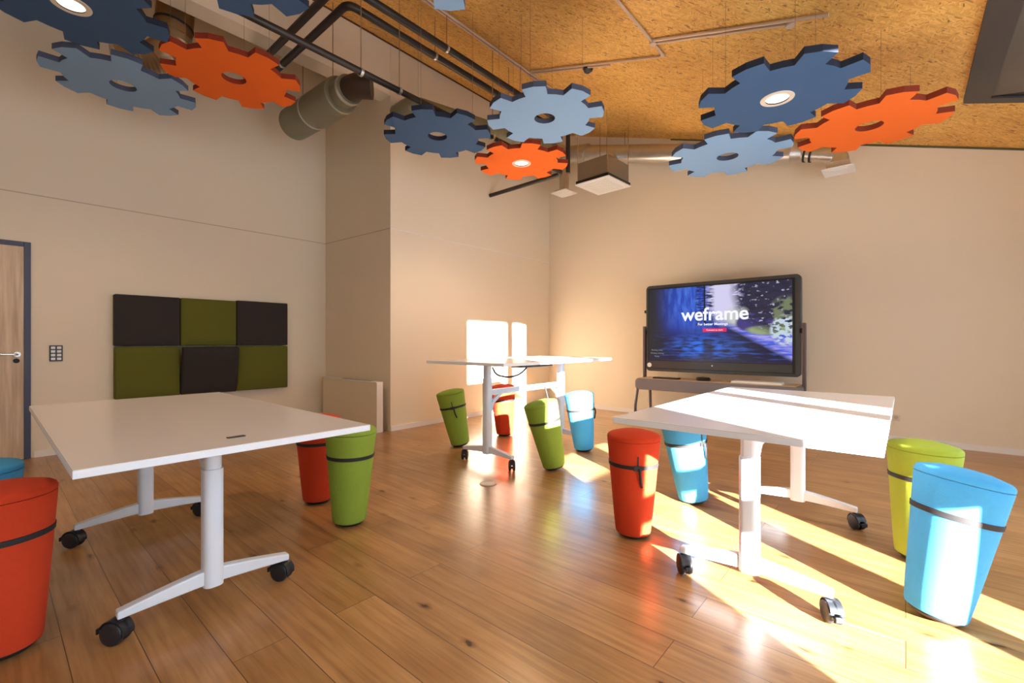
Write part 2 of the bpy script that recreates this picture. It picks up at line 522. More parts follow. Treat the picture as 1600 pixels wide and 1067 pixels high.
# skirting boards
bb = .012
struct('baseboard_left', B(XA, XA + bb, .30, 3.17, 0, .06), WHITE_TRIM)
struct('baseboard_middle', B(XB, XB + bb, YS, YC, 0, .06), WHITE_TRIM)
struct('baseboard_far', B(XB + bb, XR, YC - bb, YC, 0, .06), WHITE_TRIM)
struct('baseboard_recess', prism(bmesh.new(), [(XA + bb, 3.181, 0), (XB - .3, 3.246, 0), (XB - .3, 3.234, 0), (XA + bb, 3.169, 0)], (0, 0, .06)), WHITE_TRIM)
# the fine joint line round the walls at about 2.5 m
JOINT = mat('wall_joint', (0.52, 0.41, 0.30, 1), 0.7)
struct('trim_1', B(XA, XA + .004, Y0, 3.18, 2.497, 2.506), JOINT)
struct('trim_2', prism(bmesh.new(), [(XA, 3.18, 2.497), (XB - .3, 3.246, 2.497), (XB, YS, 2.497), (XB, YS - .004, 2.497), (XB - .3, 3.242, 2.497), (XA, 3.176, 2.497)], (0, 0, .009)), JOINT)
struct('trim_3', B(XB, XB + .004, YS, YC, 2.497, 2.506), WHITE_TRIM)
# dark joint between far wall and ceiling
bm = prism(bmesh.new(), [(-2.6, YC - .012, zc(-2.6) - .02), (XR, YC - .012, zc(XR) - .02), (XR, YC - .012, zc(XR)), (-2.6, YC - .012, zc(-2.6))], (0, .012, 0))
struct('trim_4', bm, mat('dark_green_joint', rgb(88, 84, 48), 0.6))
bm = prism(bmesh.new(), [(XB, YS, zc(XB) - .015), (XB + .015, YS, zc(XB) - .02), (XB + .015, YS, zc(XB)), (XB, YS, zc(XB))], (0, YC - YS, 0))
prism(bm, [(XB, 0, zc(XB) - .015), (XB + .015, 0, zc(XB) - .02), (XB + .015, 0, zc(XB)), (XB, 0, zc(XB))], (0, YS, 0))
struct('trim_5', bm, mat('dark_brown_joint', rgb(92, 52, 24), 0.6))

# door in the left wall
DYA, DYB, DH = -0.72, 0.278, 2.04
bm = bmesh.new()
box(bm, XA, XA + .03, DYB - .045, DYB, 0, DH)
box(bm, XA, XA + .03, DYA, DYA + .045, 0, DH)
box(bm, XA, XA + .03, DYA + .045, DYB - .045, DH - .045, DH)
dr = struct('door_1', B(XA, XA + .018, DYA + .045, DYB - .045, .008, DH - .045), DOORWOOD)
obj('door_frame', bm, DOORFRAME, dr, bevel=.003)
bm = T(smoothpath([(XA + .018, .19, .985), (XA + .07, .19, .985), (XA + .07, .06, .985)], 5, .02), .009)
lathe(bm, [(0, 0), (.024, 0), (.024, .006), (0, .006)], 20, M=Matrix.Translation((XA + .018, .19, .985)) @ Matrix.Rotation(PI / 2, 4, 'Y'))
tag(obj('door_handle', bm, CHROME, dr, smooth=True), 'brushed steel lever handle')
obj('keyhole_plate', lathe(bmesh.new(), [(0, 0), (.022, 0), (.022, .006), (0, .006)], 20, M=Matrix.Translation((XA + .018, .185, .925)) @ Matrix.Rotation(PI / 2, 4, 'Y')), RUBBER, dr, smooth=True)

# control keypad
kp = thing('wall_keypad', 'small black control panel with eight white buttons beside the wooden door', 'wall keypad', (XA, .448, .99))
obj('panel_plate', B(0, .014, -.046, .046, -.078, .078), BLACK, kp, bevel=.003)
for r_ in range(4):
    for c_ in range(2):
        y = -.021 + .042 * c_; z = -.054 + .036 * r_
        obj('button', B(.014, .019, y - .015, y + .015, z - .012, z + .012), WHITE, kp, bevel=.002)

# socket on the far wall
sk = thing('wall_socket', 'small round socket low on the far cream wall right of the screen', 'socket', (-.08, YC, .27))
obj('socket_plate', B(-.035, .035, -.010, 0, -.035, .035), LAMPRING, sk, bevel=.004)
obj('socket_hole', lathe(bmesh.new(), [(0, 0), (.02, 0), (.02, .003), (0, .003)], 20, M=Matrix.Translation((0, -.010, 0)) @ Matrix.Rotation(PI / 2, 4, 'X')), JOINT, sk)

# radiator / fan convector in the recess
cv = thing('convector_cabinet', 'white box convector cabinet standing in the wall recess', 'radiator', (0, 0, 0))
obj('cabinet_body', B(-6.17, -4.835, 3.085, 3.17, .012, .60), WALL, cv, bevel=.004)
obj('top_panel', B(-6.175, -4.83, 3.08, 3.175, .60, .612), WHITE_TRIM, cv, bevel=.002)
obj('side_panel', B(-4.835, -4.823, 3.085, 3.17, .0, .60), WHITE_TRIM, cv, bevel=.002)
bm = bmesh.new()
for i in range(16):
    box(bm, -5.7 + i * .045, -5.68 + i * .045, 3.10, 3.155, .6121, .615)
obj('air_grille', bm, GREY_METAL, cv)

# ------------------------------------------------------------------ padded wall cushions
pads = [(.866, 1.435, 1.055, 1.60, PAD_DARK, 'charcoal square wall cushion, top left of the six'),
        (1.437, 2.005, 1.055, 1.60, PAD_GREEN, 'olive green square wall cushion, top middle of the six'),
        (2.007, 2.615, 1.055, 1.61, PAD_DARK, 'charcoal square wall cushion, top right of the six'),
        (.870, 1.435, .500, 1.05, PAD_GREEN, 'olive green square wall cushion, lower left of the six'),
        (1.437, 2.003, .500, 1.05, PAD_DARK, 'charcoal square wall cushion tipped out at its top edge, lower middle'),
        (2.007, 2.615, .500, 1.05, PAD_GREEN, 'olive green square wall cushion, lower right of the six')]
for i, (a, b, z0, z1, m, lb) in enumerate(pads):
    bm = bmesh.new()
    hy, hz = (b - a) / 2 - .002, (z1 - z0) / 2 - .002
    n = 10
    th = .115
    def P(u, v, s):
        k = (1 - u ** 6) * (1 - v ** 6)
        return (th * .86 + th * .14 * max(0, k) ** .5 if s else 0, u * hy, v * hz)
    gr = [[bm.verts.new(P(-1 + 2 * i_ / n, -1 + 2 * j_ / n, 1)) for j_ in range(n + 1)] for i_ in range(n + 1)]
    for i_ in range(n):
        for j_ in range(n):
            bm.faces.new((gr[i_][j_], gr[i_ + 1][j_], gr[i_ + 1][j_ + 1], gr[i_][j_ + 1]))
    edge = [gr[i_][0] for i_ in range(n)] + [gr[n][j_] for j_ in range(n)] + [gr[n - i_][n] for i_ in range(n)] + [gr[0][n - j_] for j_ in range(n)]
    back = [bm.verts.new((0, q.co.y, q.co.z)) for q in edge]
    for k in range(len(edge)):
        bm.faces.new((edge[k], back[k], back[(k + 1) % len(edge)], edge[(k + 1) % len(edge)]))
    bm.faces.new(back[::-1])
    o = obj('wall_cushion', bm, m, None, smooth=True, bevel=.012)
    o.location = (XA + .001, (a + b) / 2, (z0 + z1) / 2)
    if i == 4:
        # tilted: its top edge stands out from the wall
        ang = R(13)
        o.rotation_euler = (0, ang, 0)
        o.location = (XA + .002 + math.sin(ang) * hz + .002, (a + b) / 2, (z0 + z1) / 2 + .008)
    tag(o, lb, 'wall cushion', 'acoustic cushions on the left wall')


# ------------------------------------------------------------------ tables
def caster(parent, x, y, az, m=CASTER):
    """twin-wheel caster at (x,y): hood, two wheels, brake lever; local +x is the way it points"""
    M = Matrix.Translation((x, y, 0)) @ Matrix.Rotation(az, 4, 'Z')
    ox, rw = -.016, .043
    bm = bmesh.new()
    n = 16; r0 = .049
    prof = [(ox + r0 * math.cos(PI * (-.06 + .95 * k / n)), rw + r0 * math.sin(PI * (-.06 + .95 * k / n))) for k in range(n + 1)]
    inner = [(ox + (r0 - .004) * math.cos(PI * (-.06 + .95 * k / n)), rw + (r0 - .004) * math.sin(PI * (-.06 + .95 * k / n))) for k in range(n + 1)]
    # mudguard shell over the wheels
    prism(bm, [M @ Vector((a, -.024, b)) for a, b in prof + inner[::-1]], M.to_3x3() @ Vector((0, .048, 0)))
    prism(bm, [M @ Vector((a, -.004, b)) for a, b in prof], M.to_3x3() @ Vector((0, .008, 0)))
    lathe(bm, [(.012, .080), (.012, .100)], 16, M=M)
    hood = obj('caster', bm, m, parent, smooth=True)
    for s in (-1, 1):
        Mw = M @ Matrix.Translation((ox, s * .018, rw)) @ Matrix.Rotation(PI / 2, 4, 'X')
        wb = lathe(bmesh.new(), [(0, -.012), (.022, -.012), (.030, -.0115), (.040, -.009), (.043, -.003), (.043, .003), (.040, .009), (.030, .0115), (.022, .012), (0, .012)], 32, M=Mw)
        obj('wheel', wb, m, hood, smooth=True)
    lb = B(ox - .062, ox - .036, -.014, .014, .040, .050, M=M)
    box(lb, ox - .066, ox - .058, -.016, .016, .034, .056, M=M)
    obj('brake_lever', lb, m, hood, bevel=.003)


def table(name, label, rect, z, cols, half, group, castaz, xbar=.645, brace=True, grommet=None, castm=None):
    """rect x0,x1,y0,y1; cols: two (x,y) column centres; half: foot half span; feet run across the short side"""
    x0, x1, y0, y1 = rect
    cx_, cy_ = (x0 + x1) / 2, (y0 + y1) / 2
    t = thing(name, label, 'table', (cx_, cy_, 0), 0, group)
    L_ = lambda p: (p[0] - cx_, p[1] - cy_, p[2])
    th = .026
    top = obj('tabletop', B(x0 - cx_, x1 - cx_, y0 - cy_, y1 - cy_, z - .004, z), TABLETOP, t, bevel=.001)
    e = obj('edge_band', B(x0 - cx_ - .0005, x1 - cx_ + .0005, y0 - cy_ - .0005, y1 - cy_ + .0005, z - th, z - .003), TABLE_EDGE, top, bevel=.0015)
    along_x = abs(cols[0][0] - cols[1][0]) > abs(cols[0][1] - cols[1][1])   # table long axis
    for ci, (px, py) in enumerate(cols):
        lx, ly = px - cx_, py - cy_
        # column: rounded rectangle, inner riser and outer sleeve
        def rr(hw, hd, n=6, rad=.026):
            out = []
            for sx, sy, a0 in ((1, 1, 0), (-1, 1, 90), (-1, -1, 180), (1, -1, 270)):
                for k in range(n + 1):
                    a = R(a0 + 90 * k / n)
                    out.append((sx * (hw - rad) + rad * math.cos(a), sy * (hd - rad) + rad * math.sin(a)))
            return out
        zs = z - .16
        cb = prism(bmesh.new(), [(lx + a, ly + b, .10) for a, b in rr(.040, .036)], (0, 0, zs - .10))
        col = obj('column', cb, TABLE_METAL, t, smooth=True)
        rb = prism(bmesh.new(), [(lx + a, ly + b, zs) for a, b in rr(.034, .030, rad=.022)], (0, 0, z - th - zs - .012))
        obj('riser', rb, TABLE_METAL, col, smooth=True)
        # mounting head under the top
        hb = B(lx - (.30 if not along_x else .035), lx + (.30 if not along_x else .035), ly - (.30 if along_x else .035), ly + (.30 if along_x else .035), z - th - .014, z - th)
        obj('mounting_rail', hb, TABLE_METAL, t, bevel=.003)
        # arched foot
        bm = bmesh.new()
        n = 16
        up, dn = [], []
        for k in range(n + 1):
            s = -1 + 2 * k / n
            d = s * (half + .012)
            a = 1 - abs(s) ** 1.25
            ztop = .122 + .048 * a
            zbot = .094 + .016 * a
            up.append((d, ztop)); dn.append((d, zbot))
        pl = up + dn[::-1]
        hw = .021
        if along_x:
            prism(bm, [(lx - hw, ly + d, q) for d, q in pl], (2 * hw, 0, 0))
        else:
            prism(bm, [(lx + d, ly - hw, q) for d, q in pl], (0, 2 * hw, 0))
        obj('foot', bm, TABLE_METAL, t, bevel=.005)
        for s in (-1, 1):
            if along_x: caster(t, lx, ly + s * half, castaz[ci * 2 + (s > 0)], castm or CASTER)
            else: caster(t, lx + s * half, ly, castaz[ci * 2 + (s > 0)], castm or CASTER)
        # brace
        if brace:
            oth = cols[1 - ci]
            dv = Vector((oth[0] - px, oth[1] - py, 0)).normalized()
            p0 = Vector((lx, ly, xbar - .16)) + dv * .038
            pts = [p0, p0 + dv * .03 + Vector((0, 0, .07)), Vector((lx, ly, xbar + .0)) + dv * .20]
            side = Vector((dv.y, -dv.x, 0)) * .014
            b2 = bmesh.new()
            w_ = .016
            for a, b in zip(pts, pts[1:]):
                tt = (b - a).normalized(); nn = tt.cross(side.normalized())
                prism(b2, [a + nn * w_ - side, a - nn * w_ - side, a - nn * w_ + side, a + nn * w_ + side], b - a)
            obj('brace', b2, TABLE_METAL, t, bevel=.003)
    a, b = cols
    if along_x: cbm = B(a[0] - cx_ - 0 if a[0] < b[0] else b[0] - cx_, max(a[0], b[0]) - cx_, a[1] - cy_ - .02, a[1] - cy_ + .02, xbar - .025, xbar + .025)
    else: cbm = B(a[0] - cx_ - .02, a[0] - cx_ + .02, min(a[1], b[1]) - cy_, max(a[1], b[1]) - cy_, xbar - .025, xbar + .025)
    obj('crossbar', cbm, TABLE_METAL, t, bevel=.004)
    if grommet:
        obj('cable_grommet', B(grommet[0] - cx_ - .012, grommet[0] - cx_ + .012, grommet[1] - cy_ - .03, grommet[1] - cy_ + .03, z - .002, z + .003), BLACK, t, bevel=.001)
    return t


TG = 'white meeting tables on casters'
TL = table('meeting_table', 'large low white table on the left, in front of the green and charcoal wall cushions', (-3.755, -1.780, .160, 1.105), .74,
           [(-2.178, .615), (-3.372, .612)], .292, TG, [R(38), R(30), R(42), R(30)], xbar=.655, grommet=(-1.935, .625))
TR = table('meeting_table', 'low white table on the right, half in sunlight, in front of the screen', (-1.005, -.052, 1.86, 3.70), .762,
           [(-.517, 2.190), (-.517, 3.370)], .290, TG, [R(128), R(120), R(140), R(128)], xbar=.655)
TM = table('meeting_table', 'tall white table in the middle of the room near the bare wall corner', (-3.32, -2.37, 2.64, 4.36), .932,
           [(-2.845, 2.950), (-2.845, 4.100)], .290, TG, [R(128), R(134), R(128), R(128)], xbar=.645)


# ------------------------------------------------------------------ stools
def felt_stool(label, m, base, d, roll, colour, tail=True, badge=None):
    """tapered felt stool; d = direction of its axis"""
    t = thing('leaning_stool', label, 'stool', (base[0], base[1], 0), 0, 'tapered felt stools')
    H_, rb_, rt_ = .600, .098, .148
    rad = lambda z: rb_ + (rt_ - rb_) * min(1, max(0, (z - .02) / .53))
    ax = Vector(d).normalized()
    q = Vector((0, 0, 1)).rotation_difference(ax)
    M = q.to_matrix().to_4x4() @ Matrix.Rotation(roll, 4, 'Z')
    foot = lathe(bmesh.new(), [(0, 0), (.045, 0), (.072, .004), (.084, .014), (.086, .03)], 40, M=M)
    zmin = min(v.co.z for v in foot.verts)
    M = Matrix.Translation((0, 0, -zmin)) @ M
    for v in foot.verts: v.co.z -= zmin
    obj('rubber_foot', foot, RUBBER, t, smooth=True)
    prof = [(0, .020), (rb_ - .012, .020), (rb_ - .003, .024), (rb_, .034)]
    prof += [(rad(z), z) for z in (.12, .22, .32, .42, .50, .545)]
    prof += [(rad(.549) - .002, .549)]
    obj('body', lathe(bmesh.new(), prof, 56, M=M), m, t, smooth=True)
    r_ = rad(.552)
    prof = [(0, .5505), (r_ - .003, .5505), (r_, .554), (r_, .565), (r_ - .004, .574), (r_ - .014, .581), (r_ - .034, .587), (.08, .596), (.04, .600), (0, .601)]
    obj('seat_cushion', lathe(bmesh.new(), prof, 56, M=M), m, t, smooth=True)
    zs = .415
    rs = rad(zs)
    strap = obj('strap', lathe(bmesh.new(), [(rad(zs - .011) + .0005, zs - .011), (rad(zs - .011) + .0035, zs - .010), (rad(zs + .011) + .0035, zs + .010), (rad(zs + .011) + .0005, zs + .011)], 56, M=M, capb=False, capt=False), STRAP, t, smooth=True)
    if tail:
        bb_ = B(rs + .002, rs + .009, -.022, .022, zs - .014, zs + .014, M=M)
        obj('buckle', bb_, RUBBER, strap, bevel=.002)
        bm = bmesh.new()
        box(bm, rad(zs) + .004, rad(zs) + .007, -.004, .004, zs + .010, zs + .065, M=M)
        pts = [M @ Vector(p) for p in ((rs + .010, .008, zs), (rs + .013, .012, zs - .035), (rs + .004, .016, zs - .075), (rs - .003, .024, zs - .105))]
        tube(bm, pts, .007, 8)
        obj('strap_tail', bm, STRAP, strap, smooth=True)
    if badge is not None:
        Mb = M @ Matrix.Rotation(badge, 4, 'Z')
        bo = obj('fabric_tag', B(rs + .002, rs + .040, -.0012, .0012, zs + .004, zs + .048, M=Mb), BLACK, strap)
        bw = bmesh.new()
        for s in (-1, 1):
            for a_, b_, c_, d_ in ((.010, .018, .012, .030), (.018, .026, .026, .040), (.028, .034, .012, .038)):
                box(bw, rs + a_, rs + b_, s * .0014 - .0004, s * .0014 + .0004, zs + c_, zs + d_, M=Mb)
        obj('tag_emblem', bw, WHITE, bo)
    return t


def D(lat, dep=0.0, up=.60):
    """lean: lat to the right of the picture, dep away from the camera"""
    c, s = math.cos(R(YAW)), math.sin(R(YAW))
    return (c * lat - s * dep, s * lat + c * dep, up)


TOW = lambda x, y: math.atan2(-y, -x)          # azimuth towards the camera
stools = [
    ('red stool at the left edge of the photo, closest to the camera', RED, (-2.425, .045), D(-.02), 2.5, False, None),
    ('blue stool mostly cut off by the left edge, behind the big red one', BLUE, (-2.975, -.035), D(0), 2.5, False, None),
    ('dark red stool partly hidden behind the right end of the left table', RED, (-3.075, 1.504), D(.0), 2.0, False, None),
    ('lime green stool at the right corner of the left table', GREEN, (-2.562, 1.448), D(.012), 2.0, False, None),
    ('green stool leaning left, beside the tall table nearest the wall recess', GREEN, (-3.553, 3.281), D(-.122), -.75, True, None),
    ('orange red stool standing behind the near column of the tall table', RED, (-3.571, 4.002), D(-.03), 2.0, False, None),
    ('bright green stool leaning left in front of the tall table', GREEN, (-2.296, 3.221), D(-.135), 2.3, False, None),
    ('blue stool leaning left at the right end of the tall table', BLUE, (-2.461, 3.964), D(-.058), .55, True, None),
    ('red stool under the left corner of the right table', RED, (-1.181, 2.424), D(.004), -.95, True, None),
    ('blue stool under the right table, leaning left', BLUE, (-1.104, 3.192), D(-.085), -.35, True, None),
    ('yellow green stool behind the blue one at the right edge', YGREEN, (.050, 3.10), D(.03), 2.5, False, None),
    ('pale blue stool in front at the right edge, leaning right', BLUE, (.085, 2.475), D(.125), 2.6, False, None),
]
for i, (lb, m, b, d, roll, tail, badge) in enumerate(stools):
    if i == 11: badge = R(245)
    felt_stool(lb, m, b, d, roll, None, tail, badge)

# ------------------------------------------------------------------ gears
WCEIL = lambda x, y: zc(x)


def gear(label, m, c, phase, lamp=False, group='suspended foam gears', rad=.5):
    disc = None
    t = thing('suspended_gear', label, 'ceiling gear', c, 0, group)
    bm = bmesh.new()
    n = 8; rr_ = rad * .77; th = .042
    rh = .088
    outer = []
    for k in range(n):
        a = R(phase) + 2 * PI * k / n
        hb, ht = R(13.0), R(10.8)
        for r_, an in ((rr_, a - hb), (rad * .985, a - ht), (rad, a), (rad * .985, a + ht), (rr_, a + hb)):
            outer.append((r_, an))
        nx = a + 2 * PI / n - hb
        for f_ in (.5,):
            outer.append((rr_, a + hb + (nx - a - hb) * f_))
    ring = []
    for r_, an in outer: ring.append((r_ * math.cos(an), r_ * math.sin(an)))
    for z, in ((0,), (th,)): pass
    vo = [[bm.verts.new((x, y, z)) for x, y in ring] for z in (0, th)]
    vi = [[bm.verts.new((rh * math.cos(an), rh * math.sin(an), z)) for _, an in outer] for z in (0, th)]
    N_ = len(outer)
    for i in range(N_):
        j = (i + 1) % N_
        bm.faces.new((vo[0][i], vo[0][j], vi[0][j], vi[0][i]))
        bm.faces.new((vo[1][i], vi[1][i], vi[1][j], vo[1][j]))
    disc = obj('gear_disc', bm, m, t)
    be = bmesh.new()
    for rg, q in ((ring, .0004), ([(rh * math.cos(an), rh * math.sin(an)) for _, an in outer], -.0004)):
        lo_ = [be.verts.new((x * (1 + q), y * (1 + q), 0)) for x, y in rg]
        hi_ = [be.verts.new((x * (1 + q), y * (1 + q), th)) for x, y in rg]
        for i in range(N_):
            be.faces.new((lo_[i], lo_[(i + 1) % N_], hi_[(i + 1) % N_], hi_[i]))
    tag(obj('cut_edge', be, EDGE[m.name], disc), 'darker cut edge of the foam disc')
    for k in range(3):
        an = R(phase + 20) + 2 * PI * k / 3
        x, y = rr_ * .86 * math.cos(an), rr_ * .86 * math.sin(an)
        zt = zc(c[0] + x) - c[2]
        if c[0] + x < XB + .02: zt = zc(XB) - c[2]
        obj('suspension_wire', T([(x, y, th), (x, y, zt)], .0014, 6), WIRE, t)
    if lamp:
        bm = lathe(bmesh.new(), [(.070, -.004), (.100, -.004), (.102, .001), (.089, .004), (.089, .05), (.070, .05)], 40, capb=False, capt=False)
        lr = obj('lamp_ring', bm, LAMPRING, t, smooth=True)
        obj('lamp_lens', lathe(bmesh.new(), [(0, .012), (.070, .004), (.070, .02), (0, .02)], 32), LAMP, t, smooth=True)
        obj('lamp_housing', lathe(bmesh.new(), [(.088, .03), (.088, .12), (0, .12)], 32), BLACK, t, smooth=True)
        l = bpy.data.lights.new('gear_lamp', 'SPOT'); l.energy = lamp; l.color = (1, .74, .45)
        l.spot_size = R(150); l.spot_blend = .6; l.shadow_soft_size = .07
        lo = bpy.data.objects.new('gear_lamp', l); C.objects.link(lo); lo.parent = t; lo.location = (0, 0, -.03)
    return t


LE = 70
gear('dark blue gear with a lit lamp in the right trio', G_DARK, (-.652, 3.476, 2.735), 37, LE)
gear('light blue gear in the right trio, lowest left of them', G_LIGHT, (-1.194, 4.300, 2.742), 6)
gear('orange gear in the right trio, beside the dark skylight frame', G_ORANGE, (-.211, 4.436, 2.757), 24)
gear('dark blue gear in the centre trio in front of the wall corner', G_DARK, (-3.310, 2.762, 3.022), 35)
gear('light blue gear in the centre trio, above the orange one', G_LIGHT, (-2.332, 3.122, 3.009), 27)
gear('orange gear with a glowing lamp in the centre trio', G_ORANGE, (-3.100, 3.739, 3.005), 6, LE)
gear('greyish blue gear in the left trio, lowest and furthest left', G_LIGHT, (-4.916, .746, 3.227), 39)
gear('orange red gear in the left trio near the grey duct', G_ORANGE, (-4.151, 1.326, 3.255), 9)
gear('dark gear with a lit lamp in the top left corner of the photo', G_DARK, (-3.995, .352, 3.235), 33, LE)
# fourth trio, only tooth tips show at the top edge of the photo
gear('dark blue gear showing two teeth at the top edge of the photo', G_DARK, (-2.637, .776, 3.1), 18)
gear('light blue gear showing one tooth at the top edge of the photo', G_LIGHT, (-1.745, 1.462, 3.1), 132)

# ------------------------------------------------------------------ pipes and ducts
def hanger(parent, x, y, z, ztop, r=.004):
    obj('hanger_rod', T([(x, y, z), (x, y, ztop)], r, 8), WIRE, parent)


def clip(parent, x, y, z, r, axis='y'):
    M = Matrix.Translation((x, y, z)) @ Matrix.Rotation(PI / 2, 4, 'X' if axis == 'y' else 'Y')
    obj('pipe_clip', lathe(bmesh.new(), [(r, -.012), (r + .006, -.012), (r + .006, .012), (r, .012)], 20, M=M, capb=False, capt=False), STEEL, parent, smooth=True)


PR = .034
t = thing('black_pipe', 'long low black pipe running below the others and turning into the bare wall', 'pipe', (0, 0, 0), 0, 'black ceiling pipes')
obj('pipe_run', T(smoothpath([(-3.45, 1.12, 3.37), (-3.45, 5.03, 3.345), (-4.79, 5.03, 3.33)], 6, .10), PR - .006, 16), BLACKPIPE, t, smooth=True)
for y in (2.055, 2.437, 3.66):
    hanger(t, -3.45, y, 3.37, zc(-3.45)); clip(t, -3.45, y, 3.362, PR - .004)
t = thing('black_pipe', 'left one of the pair of parallel black pipes, with an elbow towards the left wall', 'pipe', (0, 0, 0), 0, 'black ceiling pipes')
obj('pipe_run', T(smoothpath([(-3.60, 5.03, 3.99), (-3.60, 2.02, 3.99), (-5.45, 2.02, 3.99)], 6, .09), PR, 16), BLACKPIPE, t, smooth=True)
for y in (2.97, 4.1): clip(t, -3.60, y, 3.99, PR); hanger(t, -3.60, y, 4.02, zc(-3.60))
clip(t, -4.9, 2.02, 3.99, PR, 'x')
t = thing('black_pipe', 'right one of the pair of parallel black pipes below the board ceiling', 'pipe', (0, 0, 0), 0, 'black ceiling pipes')
obj('pipe_run', T(smoothpath([(-3.42, 5.03, 3.99), (-3.42, 1.86, 3.99), (-5.45, 1.86, 3.99)], 6, .09), PR, 16), BLACKPIPE, t, smooth=True)
for y in (2.97, 4.1): clip(t, -3.42, y, 3.99, PR); hanger(t, -3.42, y, 4.02, zc(-3.42))
clip(t, -4.9, 1.86, 3.99, PR, 'x')
obj('drop_pipe', T(smoothpath([(-3.42, 5.02, 3.99), (-3.42, 5.10, 3.99), (-3.42, 5.10, 3.36)], 5, .05), PR - .004, 16), BLACKPIPE, t, smooth=True)

# large grey-green silencer duct hanging in front of the header
t = thing('ventilation_duct', 'big grey green round duct hanging over the recess behind the orange red gear', 'ventilation duct', (0, 0, 0), 0, 'ventilation ducts')
AXD = [(-5.52, 2.41, 3.70), (-4.42, 2.41, 3.66)]
bm = T(AXD, .185, 36)
obj('duct_body', bm, DUCT_GREY, t, smooth=True, bevel=.012)
bm = T([(-5.02, 2.41, 3.682), (-5.0, 2.41, 3.681)], .192, 36)
obj('joint_ring', bm, STEEL, t, smooth=True)
obj('duct_neck', T([(-4.42, 2.41, 3.66), (-4.24, 2.41, 3.655)], .14, 30), DUCT_GREY, t, smooth=True)
obj('clamp_band', T([(-4.29, 2.41, 3.656), (-4.25, 2.41, 3.655)], .146, 30), STEEL, t, smooth=True)
obj('duct_elbow', T(smoothpath([(-4.26, 2.41, 3.655), (-4.12, 2.42, 3.65), (-4.03, 2.52, 3.65)], 8, .14), .12, 30), mat('dark_duct', rgb(70, 58, 48), .5, metal=.4), t, smooth=True)
for x in (-5.3, -4.6): hanger(t, x, 2.41, 3.85, zc(XB), .005)

# duct along the middle wall and across the far wall
t = thing('ventilation_duct', 'shiny galvanised duct running along the top of the far wall under the board ceiling', 'ventilation duct', (0, 0, 0), 0, 'ventilation ducts')
P_ = smoothpath([(-4.79, 3.36, 3.93), (-4.50, 3.36, 3.95), (-4.46, 3.75, 3.98), (-4.25, 5.9, 4.15)], 8, .25)
obj('wall_duct', T(P_, .115, 28), DUCT_GREY, t, smooth=True)
obj('corner_duct', T(smoothpath([(-4.25, 5.9, 4.15), (-4.22, 6.25, 4.17), (-3.86, 6.30, 4.12)], 6, .22), .135, 28), STEEL, t, smooth=True)
obj('joint_ring', T([(-3.90, 6.295, 4.128), (-3.85, 6.30, 4.112)], .146, 28), STEEL, t, smooth=True)
obj('long_duct', T([(-3.86, 6.30, 4.115), (-1.02, 6.30, 3.345)], .128, 28), STEEL, t, smooth=True)
obj('reducer', T([(-1.02, 6.30, 3.345), (-.92, 6.30, 3.315)], .1, 28, rfun=lambda i: (.128, .085)[i]), STEEL, t, smooth=True)
obj('end_duct', T([(-.92, 6.30, 3.315), (-.66, 6.30, 3.235)], .082, 28), STEEL, t, smooth=True)
obj('joint_ring', T([(-.90, 6.30, 3.309), (-.88, 6.30, 3.303)], .092, 28), RUBBER, t, smooth=True)
obj('joint_ring', T([(-.84, 6.30, 3.291), (-.82, 6.30, 3.285)], .092, 28), RUBBER, t, smooth=True)
obj('drop_elbow', T(smoothpath([(-.68, 6.30, 3.24), (-.56, 6.30, 3.20), (-.56, 6.27, 3.07)], 7, .1), .088, 28), STEEL, t, smooth=True)
for x, y, zz in ((-4.3, 5.2, 4.2), (-3.2, 6.3, 4.05), (-1.8, 6.3, 3.66), (-.80, 6.3, 3.36)):
    hanger(t, x, y, zz, zc(x), .005)


def diffuser(label, c, s, h, rot=0):
    t = thing('air_diffuser', label, 'air diffuser', c, rot, 'white ceiling air diffusers')
    obj('diffuser_plate', B(-s, s, -s, s, 0, .016), ACGRILLE, t, bevel=.003)
    bm = bmesh.new()
    for k in (.82, .58, .34):
        w_ = .006
        q = s * k
        for a in ((-q, q, -q, -q + w_), (-q, q, q - w_, q), (-q, -q + w_, -q, q), (q - w_, q, -q, q)):
            box(bm, a[0], a[1], a[2], a[3], -.003, .001)
    obj('louvre', bm, ACGRILLE, t)
    obj('plenum_box', B(-s * .72, s * .72, -s * .72, s * .72, .016, h), ACBOX, t, bevel=.004)
    return t


t = thing('air_conditioning_cassette', 'box shaped ceiling air unit with a large white square grille, near the bare wall corner', 'air conditioner', (-3.24, 5.72, 3.305), R(-3))
obj('grille_frame', B(-.275, .275, -.30, .30, -.0, .014), WHITE, t, bevel=.003)
bm = bmesh.new()
for k in range(11):
    box(bm, -.20, .20, -.22 + .044 * k - .012, -.22 + .044 * k + .012, -.008, .001)
obj('grille_slats', bm, ACGRILLE, t)
obj('dark_rim', B(-.265, .265, -.29, .29, .014, .055), BLACK, t, bevel=.003)
obj('housing', B(-.245, .245, -.27, .27, .055, .31), mat('air_unit_sheet_metal', rgb(150, 134, 112), .42, metal=.5), t, bevel=.006)
for sx in (-1, 1):
    for sy in (-1, 1):
        obj('hanger_rod', T([(sx * .235, sy * .283, .06), (sx * .235, sy * .283, zc(-3.24 + sx * .235) - 3.305)], .004, 8), WIRE, t)
obj('connection_duct', T([(-.1, .20, .28), (-.16, .54, .62)], .09, 20), STEEL, t, smooth=True)
t = diffuser('small white square air outlet left of the big air unit', (-4.10, 6.0, 3.45), .15, .05, R(-3))
obj('neck_duct', T([(0, 0, .04), (0, .02, .64)], .075, 24), ACBOX, t, smooth=True)
diffuser('small white air outlet box at the right end of the shiny duct', (-.56, 6.17, 2.985), .145, .09, 0)

ELBOW = mat('tarnished_steel', rgb(158, 134, 104), .28, metal=.95, var=.15, vscale=7)
